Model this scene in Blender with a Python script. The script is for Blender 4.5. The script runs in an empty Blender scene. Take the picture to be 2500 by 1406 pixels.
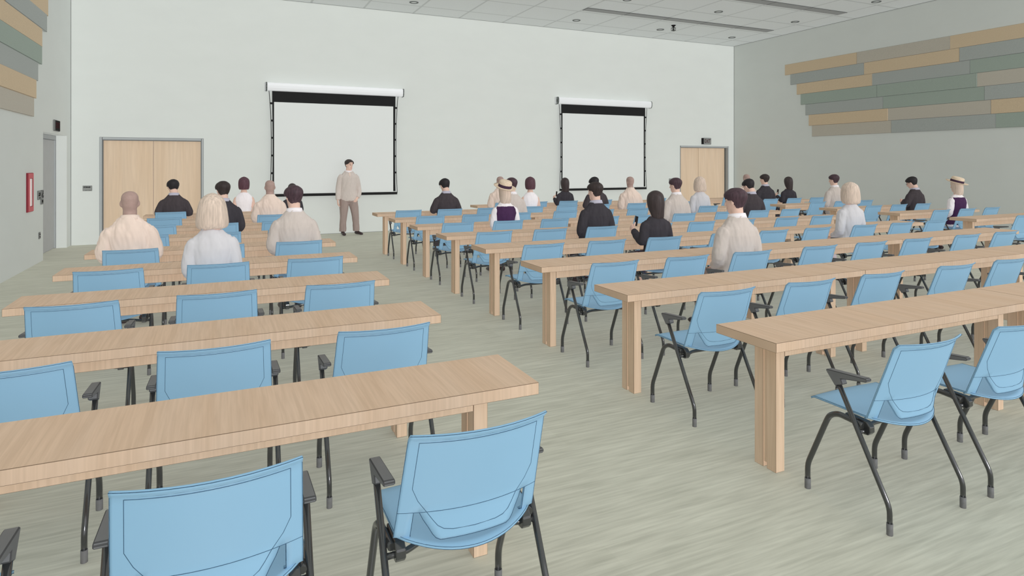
import bpy, bmesh, math, random
from math import sin, cos, pi, radians, atan2
from mathutils import Vector, Matrix, noise

random.seed(7)
scene = bpy.context.scene
COL = scene.collection

# ------------------------------------------------------------------ camera
F_PX, HORIZON, YAW, EYE = 1534.5, 400.1, radians(24.745), 1.65
cd = bpy.data.cameras.new('camera')
cam = bpy.data.objects.new('camera', cd)
COL.objects.link(cam)
cam.location = (0, 0, EYE)
cam.rotation_euler = (pi / 2, 0, -YAW)
cd.sensor_width = 36.0
cd.lens = 36.0 * F_PX / 2500.0
cd.shift_y = -(703.0 - HORIZON) / 2500.0
cd.clip_start = 0.05
scene.camera = cam
scene.view_settings.view_transform = 'Standard'
scene.view_settings.look = 'None'
scene.view_settings.exposure = 0
scene.view_settings.gamma = 1


def px(x, y, z):
    d = sin(YAW) * x + cos(YAW) * y
    r = cos(YAW) * x - sin(YAW) * y
    if d < 0.05:
        return None
    return 1250 + F_PX * r / d, HORIZON - F_PX * (z - EYE) / d


def in_view(x0, x1, y0, y1, z0, z1, m=12):
    ps = [px(x, y, z) for x in (x0, x1) for y in (y0, y1) for z in (z0, z1)]
    ps = [p for p in ps if p]
    if not ps:
        return False
    return max(p[0] for p in ps) > -m and min(p[0] for p in ps) < 2500 + m and max(p[1] for p in ps) > -m and min(p[1] for p in ps) < 1406 + m


# ------------------------------------------------------------------ materials
def lin(c):
    c /= 255.0
    return c / 12.92 if c <= 0.04045 else ((c + 0.055) / 1.055) ** 2.4


def rgb(r, g, b, k=1.0):
    return (lin(r) * k, lin(g) * k, lin(b) * k, 1.0)


def base_mat(name, rough=0.85, spec=0.15):
    m = bpy.data.materials.new(name)
    m.use_nodes = True
    nt = m.node_tree
    b = nt.nodes['Principled BSDF']
    b.inputs['Roughness'].default_value = rough
    b.inputs['Specular IOR Level'].default_value = spec
    return m, nt, b


def noisy(name, c, amp=0.05, scale=(6, 6, 6), rough=0.85, spec=0.12, detail=3, bump=0.0):
    """base colour with a soft noise of +-amp"""
    m, nt, b = base_mat(name, rough, spec)
    tc = nt.nodes.new('ShaderNodeTexCoord')
    mp = nt.nodes.new('ShaderNodeMapping')
    mp.inputs['Scale'].default_value = scale
    nz = nt.nodes.new('ShaderNodeTexNoise')
    nz.inputs['Scale'].default_value = 1.0
    nz.inputs['Detail'].default_value = detail
    rp = nt.nodes.new('ShaderNodeValToRGB')
    rp.color_ramp.elements[0].position = 0.3
    rp.color_ramp.elements[1].position = 0.7
    rp.color_ramp.elements[0].color = tuple(min(1, x * (1 - amp)) for x in c[:3]) + (1,)
    rp.color_ramp.elements[1].color = tuple(min(1, x * (1 + amp)) for x in c[:3]) + (1,)
    L = nt.links.new
    L(tc.outputs['Object'], mp.inputs['Vector'])
    L(mp.outputs['Vector'], nz.inputs['Vector'])
    L(nz.outputs['Fac'], rp.inputs['Fac'])
    L(rp.outputs['Color'], b.inputs['Base Color'])
    if bump:
        bp = nt.nodes.new('ShaderNodeBump')
        bp.inputs['Strength'].default_value = bump
        L(nz.outputs['Fac'], bp.inputs['Height'])
        L(bp.outputs['Normal'], b.inputs['Normal'])
    return m


def wood(name, c, fine=(70, 2.5, 70), broad=(7, .8, 7), amp=0.10, warm=0.06):
    m, nt, b = base_mat(name, 0.8, 0.1)
    L = nt.links.new
    tc = nt.nodes.new('ShaderNodeTexCoord')
    outs = []
    for sc, det in ((fine, 2), (broad, 3)):
        mp = nt.nodes.new('ShaderNodeMapping')
        mp.inputs['Scale'].default_value = sc
        nz = nt.nodes.new('ShaderNodeTexNoise')
        nz.inputs['Scale'].default_value = 1
        nz.inputs['Detail'].default_value = det
        nz.inputs['Distortion'].default_value = 0.4
        L(tc.outputs['Object'], mp.inputs['Vector'])
        L(mp.outputs['Vector'], nz.inputs['Vector'])
        outs.append(nz.outputs['Fac'])
    r1 = nt.nodes.new('ShaderNodeValToRGB')
    r1.color_ramp.elements[0].position = 0.32
    r1.color_ramp.elements[1].position = 0.68
    r1.color_ramp.elements[0].color = tuple(x * (1 - amp * w) for x, w in zip(c[:3], (1, 1.15, 1.35))) + (1,)
    r1.color_ramp.elements[1].color = tuple(min(1, x * (1 + amp * .8)) for x in c[:3]) + (1,)
    r2 = nt.nodes.new('ShaderNodeValToRGB')
    r2.color_ramp.elements[0].position = 0.3
    r2.color_ramp.elements[1].position = 0.7
    r2.color_ramp.elements[0].color = (1 - warm * .6, 1 - warm * 1.1, 1 - warm * 1.7, 1)
    r2.color_ramp.elements[1].color = (1, 1, 1, 1)
    mx = nt.nodes.new('ShaderNodeMix')
    mx.data_type = 'RGBA'
    mx.blend_type = 'MULTIPLY'
    mx.inputs[0].default_value = 1.0
    L(outs[0], r1.inputs['Fac'])
    L(outs[1], r2.inputs['Fac'])
    L(r1.outputs['Color'], mx.inputs[6])
    L(r2.outputs['Color'], mx.inputs[7])
    L(mx.outputs[2], b.inputs['Base Color'])
    return m


WALLC = rgb(214, 218, 212)
M = {}
M['wall'] = noisy('wall_paint', WALLC, 0.012, (1.5, 1.5, 3))
M['wood_top'] = wood('oak_top', rgb(208, 182, 157), (75, 3, 3), (8, .8, 1), .07)
M['wood_leg'] = wood('oak_leg', rgb(216, 191, 165), (75, 75, 3), (8, 8, .8), .07)
M['wood_door'] = wood('maple_door', rgb(220, 198, 172), (26, 26, 1.2), (5, 5, .35), 0.05, 0.07)
M['edge'] = noisy('wood_edge_line', rgb(118, 98, 80), 0.05)
M['shell'] = noisy('blue_plastic', rgb(135, 175, 201), 0.02, (2, 2, 2), 0.55, 0.25)
M['shell_rim'] = noisy('blue_plastic_rim', rgb(86, 124, 148), 0.03, (3, 3, 3), 0.6, 0.2)
M['shell_line'] = noisy('blue_plastic_seam', rgb(62, 90, 112), 0.03)
M['steel'] = noisy('black_steel', rgb(44, 45, 45), 0.1, (9, 9, 9), 0.16, 1.0)
M['foot'] = noisy('grey_foot_cap', rgb(108, 108, 107), 0.05, (20, 20, 20), 0.6, 0.3)
M['armpad'] = noisy('charcoal_arm_pad', rgb(106, 107, 107), 0.04, (12, 12, 12), 0.6, 0.3)
M['arm_edge'] = noisy('arm_pad_edge', rgb(74, 74, 74), .04)
M['dark_line'] = noisy('dark_seam', rgb(70, 72, 70), 0.05)
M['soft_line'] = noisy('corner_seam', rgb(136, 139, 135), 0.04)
M['frame'] = noisy('grey_door_frame', rgb(172, 176, 175), 0.02)
M['frame_dark'] = noisy('grey_door_reveal', rgb(116, 119, 118), 0.02)
M['grey_door'] = noisy('grey_door_leaf', rgb(178, 180, 178), 0.02)
M['screen_white'] = noisy('screen_fabric', rgb(222, 225, 221), 0.006, (1, 1, 1))
M['screen_black'] = noisy('screen_masking', rgb(36, 36, 36), 0.05)
M['case_white'] = noisy('screen_case_white', rgb(236, 238, 238), 0.01, (2, 2, 2), 0.4, 0.4)
M['case_grey'] = noisy('screen_case_end', rgb(128, 134, 131), 0.04)
M['sign_black'] = noisy('sign_black', rgb(26, 24, 25), 0.1)
M['sign_grey'] = noisy('sign_plate_grey', rgb(146, 148, 144), 0.04)
M['sign_dark'] = noisy('sign_text_black', rgb(20, 20, 20), 0.05)
M['exit_red'] = noisy('exit_letter_maroon', rgb(58, 22, 26), 0.05)
M['red'] = noisy('cabinet_red', rgb(202, 92, 102), 0.05, (10, 10, 10), 0.5, 0.3)
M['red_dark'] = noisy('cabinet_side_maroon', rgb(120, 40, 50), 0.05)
M['pale_glass'] = noisy('cabinet_window_pale', rgb(240, 228, 224), 0.05)
M['outlet'] = noisy('outlet_plate', rgb(150, 150, 147), 0.04)
M['vent'] = noisy('diffuser_grey', rgb(150, 152, 149), 0.03, (20, 3, 3))
M['ring'] = noisy('downlight_ring', rgb(112, 116, 112), 0.04)
M['lens'] = noisy('downlight_lens', rgb(205, 209, 205), 0.02)
FELT = {'tan': rgb(208, 188, 158), 'beige': rgb(190, 184, 170), 'grey': rgb(170, 175, 170), 'green': rgb(160, 172, 161)}
for k, v in FELT.items():
    M['felt_' + k] = noisy('felt_' + k, v, 0.10, (130, 130, 130), 0.95, 0.05, 2)
    M['felt_edge_' + k] = noisy('felt_edge_' + k, tuple(x * .45 for x in v[:3]) + (1,), 0.05)


def floor_material():
    m, nt, b = base_mat('streaked_vinyl_floor', 0.8, 0.15)
    L = nt.links.new
    tc = nt.nodes.new('ShaderNodeTexCoord')

    def nz(scale, det, dist=0.0):
        mp = nt.nodes.new('ShaderNodeMapping')
        mp.inputs['Scale'].default_value = scale
        n = nt.nodes.new('ShaderNodeTexNoise')
        n.inputs['Scale'].default_value = 1
        n.inputs['Detail'].default_value = det
        n.inputs['Distortion'].default_value = dist
        L(tc.outputs['Object'], mp.inputs['Vector'])
        L(mp.outputs['Vector'], n.inputs['Vector'])
        return n.outputs['Fac']

    def ramp(f, a, c, p0=.3, p1=.7):
        r = nt.nodes.new('ShaderNodeValToRGB')
        r.color_ramp.elements[0].position = p0
        r.color_ramp.elements[1].position = p1
        r.color_ramp.elements[0].color = a
        r.color_ramp.elements[1].color = c
        L(f, r.inputs['Fac'])
        return r.outputs['Color']

    def mul(a, c):
        mx = nt.nodes.new('ShaderNodeMix')
        mx.data_type = 'RGBA'
        mx.blend_type = 'MULTIPLY'
        mx.inputs[0].default_value = 1
        L(a, mx.inputs[6])
        L(c, mx.inputs[7])
        return mx.outputs[2]
    c1 = ramp(nz((3.2, 46, 1), 4, .35), rgb(183, 183, 167), rgb(205, 205, 188), .3, .7)
    c2 = ramp(nz((1.6, 9, 1), 3, .8), (.925, .925, .92, 1), (1.0, 1.0, 1.0, 1), .35, .62)
    br = nt.nodes.new('ShaderNodeTexBrick')
    br.offset = 0.37
    br.inputs['Scale'].default_value = 1.0
    br.inputs['Brick Width'].default_value = 0.92
    br.inputs['Row Height'].default_value = 0.46
    br.inputs['Mortar Size'].default_value = 0.0
    br.inputs['Color1'].default_value = (.955, .955, .95, 1)
    br.inputs['Color2'].default_value = (1, 1, 1, 1)
    L(tc.outputs['Object'], br.inputs['Vector'])
    L(mul(mul(c1, c2), br.outputs['Color']), b.inputs['Base Color'])
    return m


def ceiling_material():
    m, nt, b = base_mat('ceiling_tile_grid', 0.9, 0.05)
    L = nt.links.new
    tc = nt.nodes.new('ShaderNodeTexCoord')
    sp = nt.nodes.new('ShaderNodeSeparateXYZ')
    L(tc.outputs['Object'], sp.inputs[0])

    def math_(op, a, bv):
        n = nt.nodes.new('ShaderNodeMath')
        n.operation = op
        for i, v in enumerate((a, bv)):
            if v is None:
                continue
            if isinstance(v, (int, float)):
                n.inputs[i].default_value = v
            else:
                L(v, n.inputs[i])
        return n.outputs[0]

    def line(src, off, period, w):
        t = math_('ADD', src, -off + period * 40 + period / 2)
        t = math_('MODULO', t, period)
        t = math_('SUBTRACT', t, period / 2)
        t = math_('ABSOLUTE', t, None)
        return math_('LESS_THAN', t, w / 2)
    g = math_('MAXIMUM', line(sp.outputs[0], 4.32, 1.219, .05), line(sp.outputs[1], 14.53, 1.158, .05))
    nz = nt.nodes.new('ShaderNodeTexNoise')
    nz.inputs['Scale'].default_value = 60
    L(tc.outputs['Object'], nz.inputs['Vector'])
    r = nt.nodes.new('ShaderNodeValToRGB')
    r.color_ramp.elements[0].color = rgb(205, 209, 205)
    r.color_ramp.elements[1].color = rgb(217, 221, 217)
    L(nz.outputs['Fac'], r.inputs['Fac'])
    mx = nt.nodes.new('ShaderNodeMix')
    mx.data_type = 'RGBA'
    mx.inputs[7].default_value = rgb(190, 194, 190)
    L(g, mx.inputs[0])
    L(r.outputs['Color'], mx.inputs[6])
    L(mx.outputs[2], b.inputs['Base Color'])
    return m


M['floor'] = floor_material()
M['ceiling'] = ceiling_material()

# people
SKIN_L, SKIN_D = rgb(222, 188, 170), rgb(170, 144, 134)
M['skin_light'] = noisy('skin_light', SKIN_L, 0.03, (30, 30, 30), .7, .2)
M['skin_dark'] = noisy('skin_deep', SKIN_D, 0.06, (25, 25, 25), .6, .25)
M['feature_dark'] = noisy('eye_brow_dark', rgb(58, 42, 40), .05)
M['lips'] = noisy('lips', rgb(186, 128, 120), .04)
M['lips_dark'] = noisy('lips_deep', rgb(120, 84, 80), .04)
M['cream'] = noisy('cream_cotton', rgb(227, 207, 192), .05, (14, 14, 5), .95, .05)
M['knit'] = noisy('oatmeal_knit', rgb(201, 190, 181), .035, (40, 40, 12), .95, .05)
M['white_cloth'] = noisy('white_blouse', rgb(240, 234, 234), .03, (20, 20, 10), .9, .05)
M['suit'] = noisy('charcoal_suit', rgb(72, 66, 68), .10, (30, 30, 8), .9, .08)
M['black_cloth'] = noisy('black_jacket', rgb(64, 61, 65), .10, (30, 30, 8), .9, .08)
M['grey_suit'] = noisy('pale_grey_suit', rgb(205, 203, 204), .035, (18, 18, 7), .9, .05)
M['vest'] = noisy('plum_vest', rgb(72, 46, 78), .14, (16, 16, 8), .8, .1)
M['taupe'] = noisy('taupe_trousers', rgb(156, 140, 132), .07, (22, 22, 4), .9, .06)
M['floral'] = noisy('mottled_skirt', rgb(132, 108, 116), .35, (45, 45, 45), .9, .05, 4)
M['dark_skirt'] = noisy('dark_patterned_skirt', rgb(66, 62, 74), .3, (50, 50, 50), .9, .05, 4)
M['pale_skirt'] = noisy('pink_grey_skirt', rgb(204, 188, 190), .05, (20, 20, 6), .9, .05)
M['shoe'] = noisy('dark_leather', rgb(48, 34, 36), .1, (20, 20, 20), .35, .5)
M['collar_blue'] = noisy('pale_shirt_collar', rgb(186, 184, 196), .03)
M['hair_black'] = noisy('hair_black', rgb(36, 32, 34), .25, (60, 60, 9), .6, .3)
M['hair_brown'] = noisy('hair_dark_brown', rgb(52, 43, 41), .25, (60, 60, 9), .6, .3)
M['hair_plum'] = noisy('hair_plum_brown', rgb(70, 52, 58), .30, (60, 60, 8), .6, .3)
M['hair_bob'] = noisy('hair_burgundy', rgb(86, 58, 66), .30, (70, 70, 7), .6, .3)
M['hair_blonde'] = noisy('hair_blonde', rgb(207, 188, 171), .20, (70, 70, 7), .6, .3)
M['hair_long'] = noisy('hair_near_black', rgb(58, 48, 47), .30, (70, 70, 6), .55, .35)
M['straw'] = noisy('straw', rgb(222, 202, 176), .10, (50, 50, 90), .9, .05)
M['hat_band'] = noisy('hat_band', rgb(68, 50, 66), .1)
M['glass_frame'] = noisy('spectacle_frame', rgb(60, 50, 46), .05)
M['folder'] = noisy('dark_folder', rgb(56, 50, 50), .06)
M['stool'] = noisy('stool_black', rgb(56, 58, 58), .06)


# ------------------------------------------------------------------ mesh helpers
def link(name, me, parent=None, mats=()):
    if isinstance(me, bmesh.types.BMesh):
        b = me
        me = bpy.data.meshes.new(name)
        bmesh.ops.recalc_face_normals(b, faces=b.faces[:])
        b.to_mesh(me)
        b.free()
    for mt in mats:
        me.materials.append(M[mt] if isinstance(mt, str) else mt)
    o = bpy.data.objects.new(name, me)
    COL.objects.link(o)
    if parent is not None:
        o.parent = parent
    return o


def empty(name, loc, rz=0.0):
    o = bpy.data.objects.new(name, None)
    o.location = loc
    o.rotation_euler = (0, 0, rz)
    o.empty_display_size = .1
    COL.objects.link(o)
    return o


def tag(o, label, cat, group=None):
    o['label'] = label
    o['category'] = cat
    if group:
        o['group'] = group
    return o


def struct(o, label=None):
    o['kind'] = 'structure'
    if label:
        o['label'] = label
    return o


def quad(bm, pts, mi=0):
    f = bm.faces.new([bm.verts.new(p) for p in pts])
    f.material_index = mi
    return f


def box(bm, x0, x1, y0, y1, z0, z1, line=0.0, mi=0, lmi=1):
    r = bmesh.ops.create_cube(bm, size=1)
    vs = r['verts']
    for v in vs:
        v.co = Vector((x0 + (v.co.x + .5) * (x1 - x0), y0 + (v.co.y + .5) * (y1 - y0), z0 + (v.co.z + .5) * (z1 - z0)))
    fs = {f for v in vs for f in v.link_faces}
    for f in fs:
        f.material_index = mi
    if line:
        es = list({e for v in vs for e in v.link_edges})
        bmesh.ops.bevel(bm, geom=es, offset=line, segments=1, affect='EDGES', material=lmi, profile=0.5)
    return bm


def frames(pts, use_x=True):
    out = []
    n = len(pts)
    for i in range(n):
        t = (pts[min(i + 1, n - 1)] - pts[max(i - 1, 0)]).normalized()
        X = Vector((1, 0, 0)) if abs(t.x) < .85 else Vector((0, 1, 0))
        e1 = (X - t * X.dot(t)).normalized()
        e2 = t.cross(e1)
        out.append((e1, e2))
    return out


def loft(bm, pts, rads, n=16, mi=0, mat=None):
    """closed tube; rads: number or (r along X, r along the other axis)"""
    pts = [Vector(p) for p in pts]
    fr = frames(pts)
    rings = []
    for p, r, (e1, e2) in zip(pts, rads, fr):
        rx, ry = r if isinstance(r, tuple) else (r, r)
        ring = []
        for k in range(n):
            a = 2 * pi * k / n
            co = p + e1 * (rx * cos(a)) + e2 * (ry * sin(a))
            ring.append(bm.verts.new(mat @ co if mat is not None else co))
        rings.append(ring)
    for A, B in zip(rings, rings[1:]):
        for k in range(n):
            f = bm.faces.new((A[k], A[(k + 1) % n], B[(k + 1) % n], B[k]))
            f.material_index = mi
            f.smooth = True
    for R in (rings[0][::-1], rings[-1]):
        f = bm.faces.new(R)
        f.material_index = mi
    return rings


def smooth_path(pts, sub=4):
    """Catmull-Rom through pts"""
    P = [Vector(p) for p in pts]
    out = []
    for i in range(len(P) - 1):
        p0, p1, p2, p3 = P[max(i - 1, 0)], P[i], P[i + 1], P[min(i + 2, len(P) - 1)]
        for k in range(sub):
            t = k / sub
            out.append(.5 * ((2 * p1) + (p2 - p0) * t + (2 * p0 - 5 * p1 + 4 * p2 - p3) * t * t + (3 * p1 - p0 - 3 * p2 + p3) * t ** 3))
    out.append(P[-1])
    return out


def bend_path(pts, r=0.03, seg=4):
    """polyline with rounded corners"""
    P = [Vector(p) for p in pts]
    out = [P[0]]
    for a, b, c in zip(P, P[1:], P[2:]):
        d1, d2 = (a - b), (c - b)
        k = min(r, d1.length * .45, d2.length * .45)
        s, e = b + d1.normalized() * k, b + d2.normalized() * k
        for i in range(seg + 1):
            t = i / seg
            out.append(s.lerp(b, t).lerp(b.lerp(e, t), t))
    out.append(P[-1])
    return out


def prism(bm, prof, axis, a0, a1, bevel=0.0, mi=0, lmi=None):
    """extrude a 2D profile along axis 'x'|'y'|'z'"""
    def mk(u, v, w):
        return {'x': (w, u, v), 'y': (u, w, v), 'z': (u, v, w)}[axis]
    A = [bm.verts.new(mk(u, v, a0)) for u, v in prof]
    B = [bm.verts.new(mk(u, v, a1)) for u, v in prof]
    n = len(prof)
    fs = [bm.faces.new(A[::-1]), bm.faces.new(B)]
    for i in range(n):
        fs.append(bm.faces.new((A[i], A[(i + 1) % n], B[(i + 1) % n], B[i])))
    for f in fs:
        f.material_index = mi
    bmesh.ops.recalc_face_normals(bm, faces=fs)
    if bevel:
        es = list({e for f in fs for e in f.edges})
        bmesh.ops.bevel(bm, geom=es, offset=bevel, segments=2 if lmi is None else 1, affect='EDGES', profile=.5, material=-1 if lmi is None else lmi)
    return bm


def text_mesh(name, body, size, parent, loc, rot, mat, align='CENTER', xs=1.0, bold=0.0):
    cu = bpy.data.curves.new(name, 'FONT')
    cu.body = body
    cu.size = size
    cu.align_x = align
    cu.align_y = 'CENTER'
    cu.extrude = 0.002
    cu.offset = bold
    tmp = bpy.data.objects.new('tmp_text', cu)
    COL.objects.link(tmp)
    dg = bpy.context.evaluated_depsgraph_get()
    me = bpy.data.meshes.new_from_object(tmp.evaluated_get(dg), depsgraph=dg)
    bpy.data.objects.remove(tmp)
    bpy.data.curves.remove(cu)
    me.name = name
    me.materials.clear()
    o = link(name, me, parent, (mat,))
    o.location = loc
    o.rotation_euler = rot
    o.scale = (xs, 1, 1)
    return o


def realize(bm, mods):
    """bmesh -> mesh with modifiers applied"""
    me = bpy.data.meshes.new('tmp')
    bmesh.ops.recalc_face_normals(bm, faces=bm.faces[:])
    bm.to_mesh(me)
    bm.free()
    o = bpy.data.objects.new('tmp', me)
    COL.objects.link(o)
    for kind, kw in mods:
        md = o.modifiers.new(kind, kind)
        for k, v in kw.items():
            setattr(md, k, v)
    dg = bpy.context.evaluated_depsgraph_get()
    dg.update()
    out = bpy.data.meshes.new_from_object(o.evaluated_get(dg), depsgraph=dg)
    bpy.data.objects.remove(o)
    bpy.data.meshes.remove(me)
    return out


# ------------------------------------------------------------------ people
HEAD = [(.000, .026, .030, .058), (.018, .043, .046, .046), (.045, .056, .070, .024), (.075, .064, .083, .012), (.105, .069, .091, .005), (.135, .074, .096, .0),
        (.165, .075, .097, -.003), (.190, .070, .089, -.005), (.210, .058, .073, -.008), (.226, .038, .048, -.010), (.234, .014, .018, -.010)]


def head_ring(z, inf=0.0):
    H = HEAD
    z = max(0, min(H[-1][0], z))
    for a, b in zip(H, H[1:]):
        if a[0] <= z <= b[0]:
            t = (z - a[0]) / (b[0] - a[0])
            return tuple(a[i] + (b[i] - a[i]) * t + (inf if i < 3 else 0) for i in (1, 2, 3))


TORSO_M = [(.470, .150, .105, .060), (.505, .178, .128, .060), (.58, .176, .124, .058), (.68, .152, .112, .052), (.78, .150, .110, .046), (.88, .164, .115, .038),
           (.96, .178, .112, .032), (1.01, .167, .098, .030), (1.05, .137, .082, .030), (1.085, .098, .072, .032), (1.12, .070, .066, .036), (1.15, .061, .063, .041), (1.20, .060, .062, .048)]
TORSO_F = [(.470, .150, .108, .060), (.505, .182, .128, .060), (.58, .158, .116, .058), (.68, .118, .093, .052), (.78, .116, .096, .048), (.88, .136, .106, .042),
           (.95, .152, .098, .034), (1.0, .141, .084, .030), (1.04, .114, .070, .030), (1.075, .078, .062, .032), (1.11, .056, .056, .036), (1.15, .049, .053, .042), (1.20, .048, .052, .048)]


def ellip(bm, c, r, n=12, rot=None):
    g = bmesh.ops.create_uvsphere(bm, u_segments=n, v_segments=max(6, n // 2), radius=1)
    for v in g['verts']:
        co = Vector((v.co.x * r[0], v.co.y * r[1], v.co.z * r[2]))
        if rot is not None:
            co = rot @ co
        v.co = co + Vector(c)
    return g['verts']


def torso_loft(bm, T, inf, z0, z1, flare=0.0):
    zs = [t[0] for t in T if z0 < t[0] < z1]
    rows = []

    def at(z):
        for a, b in zip(T, T[1:]):
            if a[0] <= z <= b[0]:
                t = (z - a[0]) / (b[0] - a[0])
                return [a[i] + (b[i] - a[i]) * t for i in (1, 2, 3)]
        return list((T[0] if z < T[0][0] else T[-1])[1:])
    for z in [z0] + zs + [z1]:
        rx, ry, yc = at(z)
        f = flare * max(0, 1 - (z - z0) / .25)
        rows.append((z, rx + inf + f, ry + inf + f, yc))
    loft(bm, [(0, yc, z) for z, rx, ry, yc in rows], [(rx, ry) for z, rx, ry, yc in rows], 24)


def arm_loft(bm, P, R, inf, cut=0.0):
    """P: shoulder, elbow, wrist ... smooth path; cut: how much of the end to leave off (0..1)"""
    n = len(P)
    pts = smooth_path(P, 5)
    rr = []
    for i in range(len(pts)):
        t = i / 5
        k = min(int(t), n - 2)
        rr.append(R[k] + (R[k + 1] - R[k]) * (t - k) + inf)
    m = len(pts) - int(round(len(pts) * cut))
    loft(bm, pts[:m], rr[:m], 14)
    return pts


def hand(bm, wrist, dirv, palm_n, side, curl=.5, s=1.0):
    """palm plus five separate bent fingers; dirv: along the fingers, palm_n: out of the palm side"""
    d = Vector(dirv).normalized()
    nn = Vector(palm_n)
    nn = (nn - d * nn.dot(d)).normalized()
    a = d.cross(nn) * side            # towards the thumb
    w = Vector(wrist)
    pts = [w - d * .02 * s, w + d * .02 * s, w + d * .055 * s, w + d * .092 * s]
    rings = []
    for p, (ra, rn) in zip(pts, ((.025, .019), (.030, .017), (.040, .016), (.039, .012))):
        rings.append([bm.verts.new(p + a * (ra * s * cos(2 * pi * k / 12)) + nn * (rn * s * sin(2 * pi * k / 12))) for k in range(12)])
    for A, B in zip(rings, rings[1:]):
        for k in range(12):
            f = bm.faces.new((A[k], A[(k + 1) % 12], B[(k + 1) % 12], B[k]))
            f.smooth = True
    bm.faces.new(rings[0][::-1])
    bm.faces.new(rings[-1])
    for off, ln, r in ((.028, .070, .0085), (.0095, .080, .0088), (-.0095, .074, .0085), (-.028, .058, .0075)):
        p = w + d * .084 * s + a * off * s
        ang = .15
        path, rad = [p], [r * s * 1.05]
        for seg, part in enumerate((.45, .32, .23)):
            ang += curl * (.55, .75, .55)[seg]
            p = p + (d * cos(ang) + nn * sin(ang)) * ln * part * s
            path.append(p)
            rad.append(r * s * (1, .9, .7)[seg])
        loft(bm, path, rad, 8)
    p = w + d * .028 * s + a * .024 * s
    path, rad = [p], [.0125 * s]
    ang = .75
    for part, r in ((.042, .0112), (.032, .0095), (.024, .007)):
        p = p + (d * cos(ang) + a * sin(ang) * .85 + nn * (.25 + curl * .3)) * part * s
        ang -= .28
        path.append(p)
        rad.append(r * s)
    loft(bm, path, rad, 8)


def fuse(bm, voxel, smooth=4, fold=0.0, seed=0.0, fac=.5):
    me = realize(bm, [('REMESH', dict(mode='VOXEL', voxel_size=voxel, use_smooth_shade=True)), ('SMOOTH', dict(factor=fac, iterations=smooth))])
    if fold:
        nrm = [v.normal.copy() for v in me.vertices]
        for v, nv in zip(me.vertices, nrm):
            q = Vector((v.co.x * 19 + v.co.z * 4, v.co.y * 19, v.co.z * 5 + seed))
            v.co += nv * fold * (noise.noise(q) + .5 * noise.noise(q * 2.3) + .30)
    for p in me.polygons:
        p.use_smooth = True
    return me


def seat_clamp(me, zmin=.463, ymax=.34, zfoot=.0):
    for v in me.vertices:
        if v.co.y < ymax and v.co.z < zmin and v.co.z > .33:
            v.co.z = zmin + (v.co.z - zmin) * .02
        if v.co.z < zfoot:
            v.co.z = zfoot


def head_matrix(pitch, yaw, base):
    piv = Vector((0, base[1] - .012, base[2] - .01))
    return Matrix.Translation(piv) @ Matrix.Rotation(yaw, 4, 'Z') @ Matrix.Rotation(-pitch, 4, 'X') @ Matrix.Translation(Vector(base) - piv)


def build_head(bm, HM):
    rows = [(z,) + head_ring(z) for z in (0, .018, .045, .075, .105, .135, .165, .190, .210, .226, .234)]
    loft(bm, [(0, yc, z) for z, rx, ry, yc in rows], [(rx, ry) for z, rx, ry, yc in rows], 20, mat=HM)
    loft(bm, [(0, .088, .128), (0, .101, .105), (0, .112, .082), (0, .088, .072)], [(.008, .010), (.010, .011), (.014, .011), (.010, .008)], 10, mat=HM)   # nose
    for s in (-1, 1):
        vs = ellip(bm, (s * .076, -.004, .112), (.010, .019, .031), 10, Matrix.Rotation(s * .35, 3, 'Z'))
        for v in vs:
            v.co = HM @ v.co
        vs = ellip(bm, (s * .030, .080, .137), (.022, .012, .007), 8)     # brow ridge
        for v in vs:
            v.co = HM @ v.co
    vs = ellip(bm, (0, .080, .048), (.026, .014, .011), 10)                # lips
    for v in vs:
        v.co = HM @ v.co


def paint_face(me, HM, slots):
    inv = HM.inverted()
    for p in me.polygons:
        c = inv @ p.center
        if c.y < .055 or c.z < 0 or c.z > .2:
            continue
        ax = abs(c.x)
        if .017 < ax < .043 and .112 < c.z < .123:
            p.material_index = slots['eye']
        elif .014 < ax < .050 and .139 < c.z < .147:
            p.material_index = slots['eye']
        elif ax < .025 and .042 < c.z < .055:
            p.material_index = slots['lip']


def lerp_curve(a, table):
    for (a0, v0), (a1, v1) in zip(table, table[1:]):
        if a0 <= a <= a1:
            return v0 + (v1 - v0) * (a - a0) / (a1 - a0)
    return table[-1][1]


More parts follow.
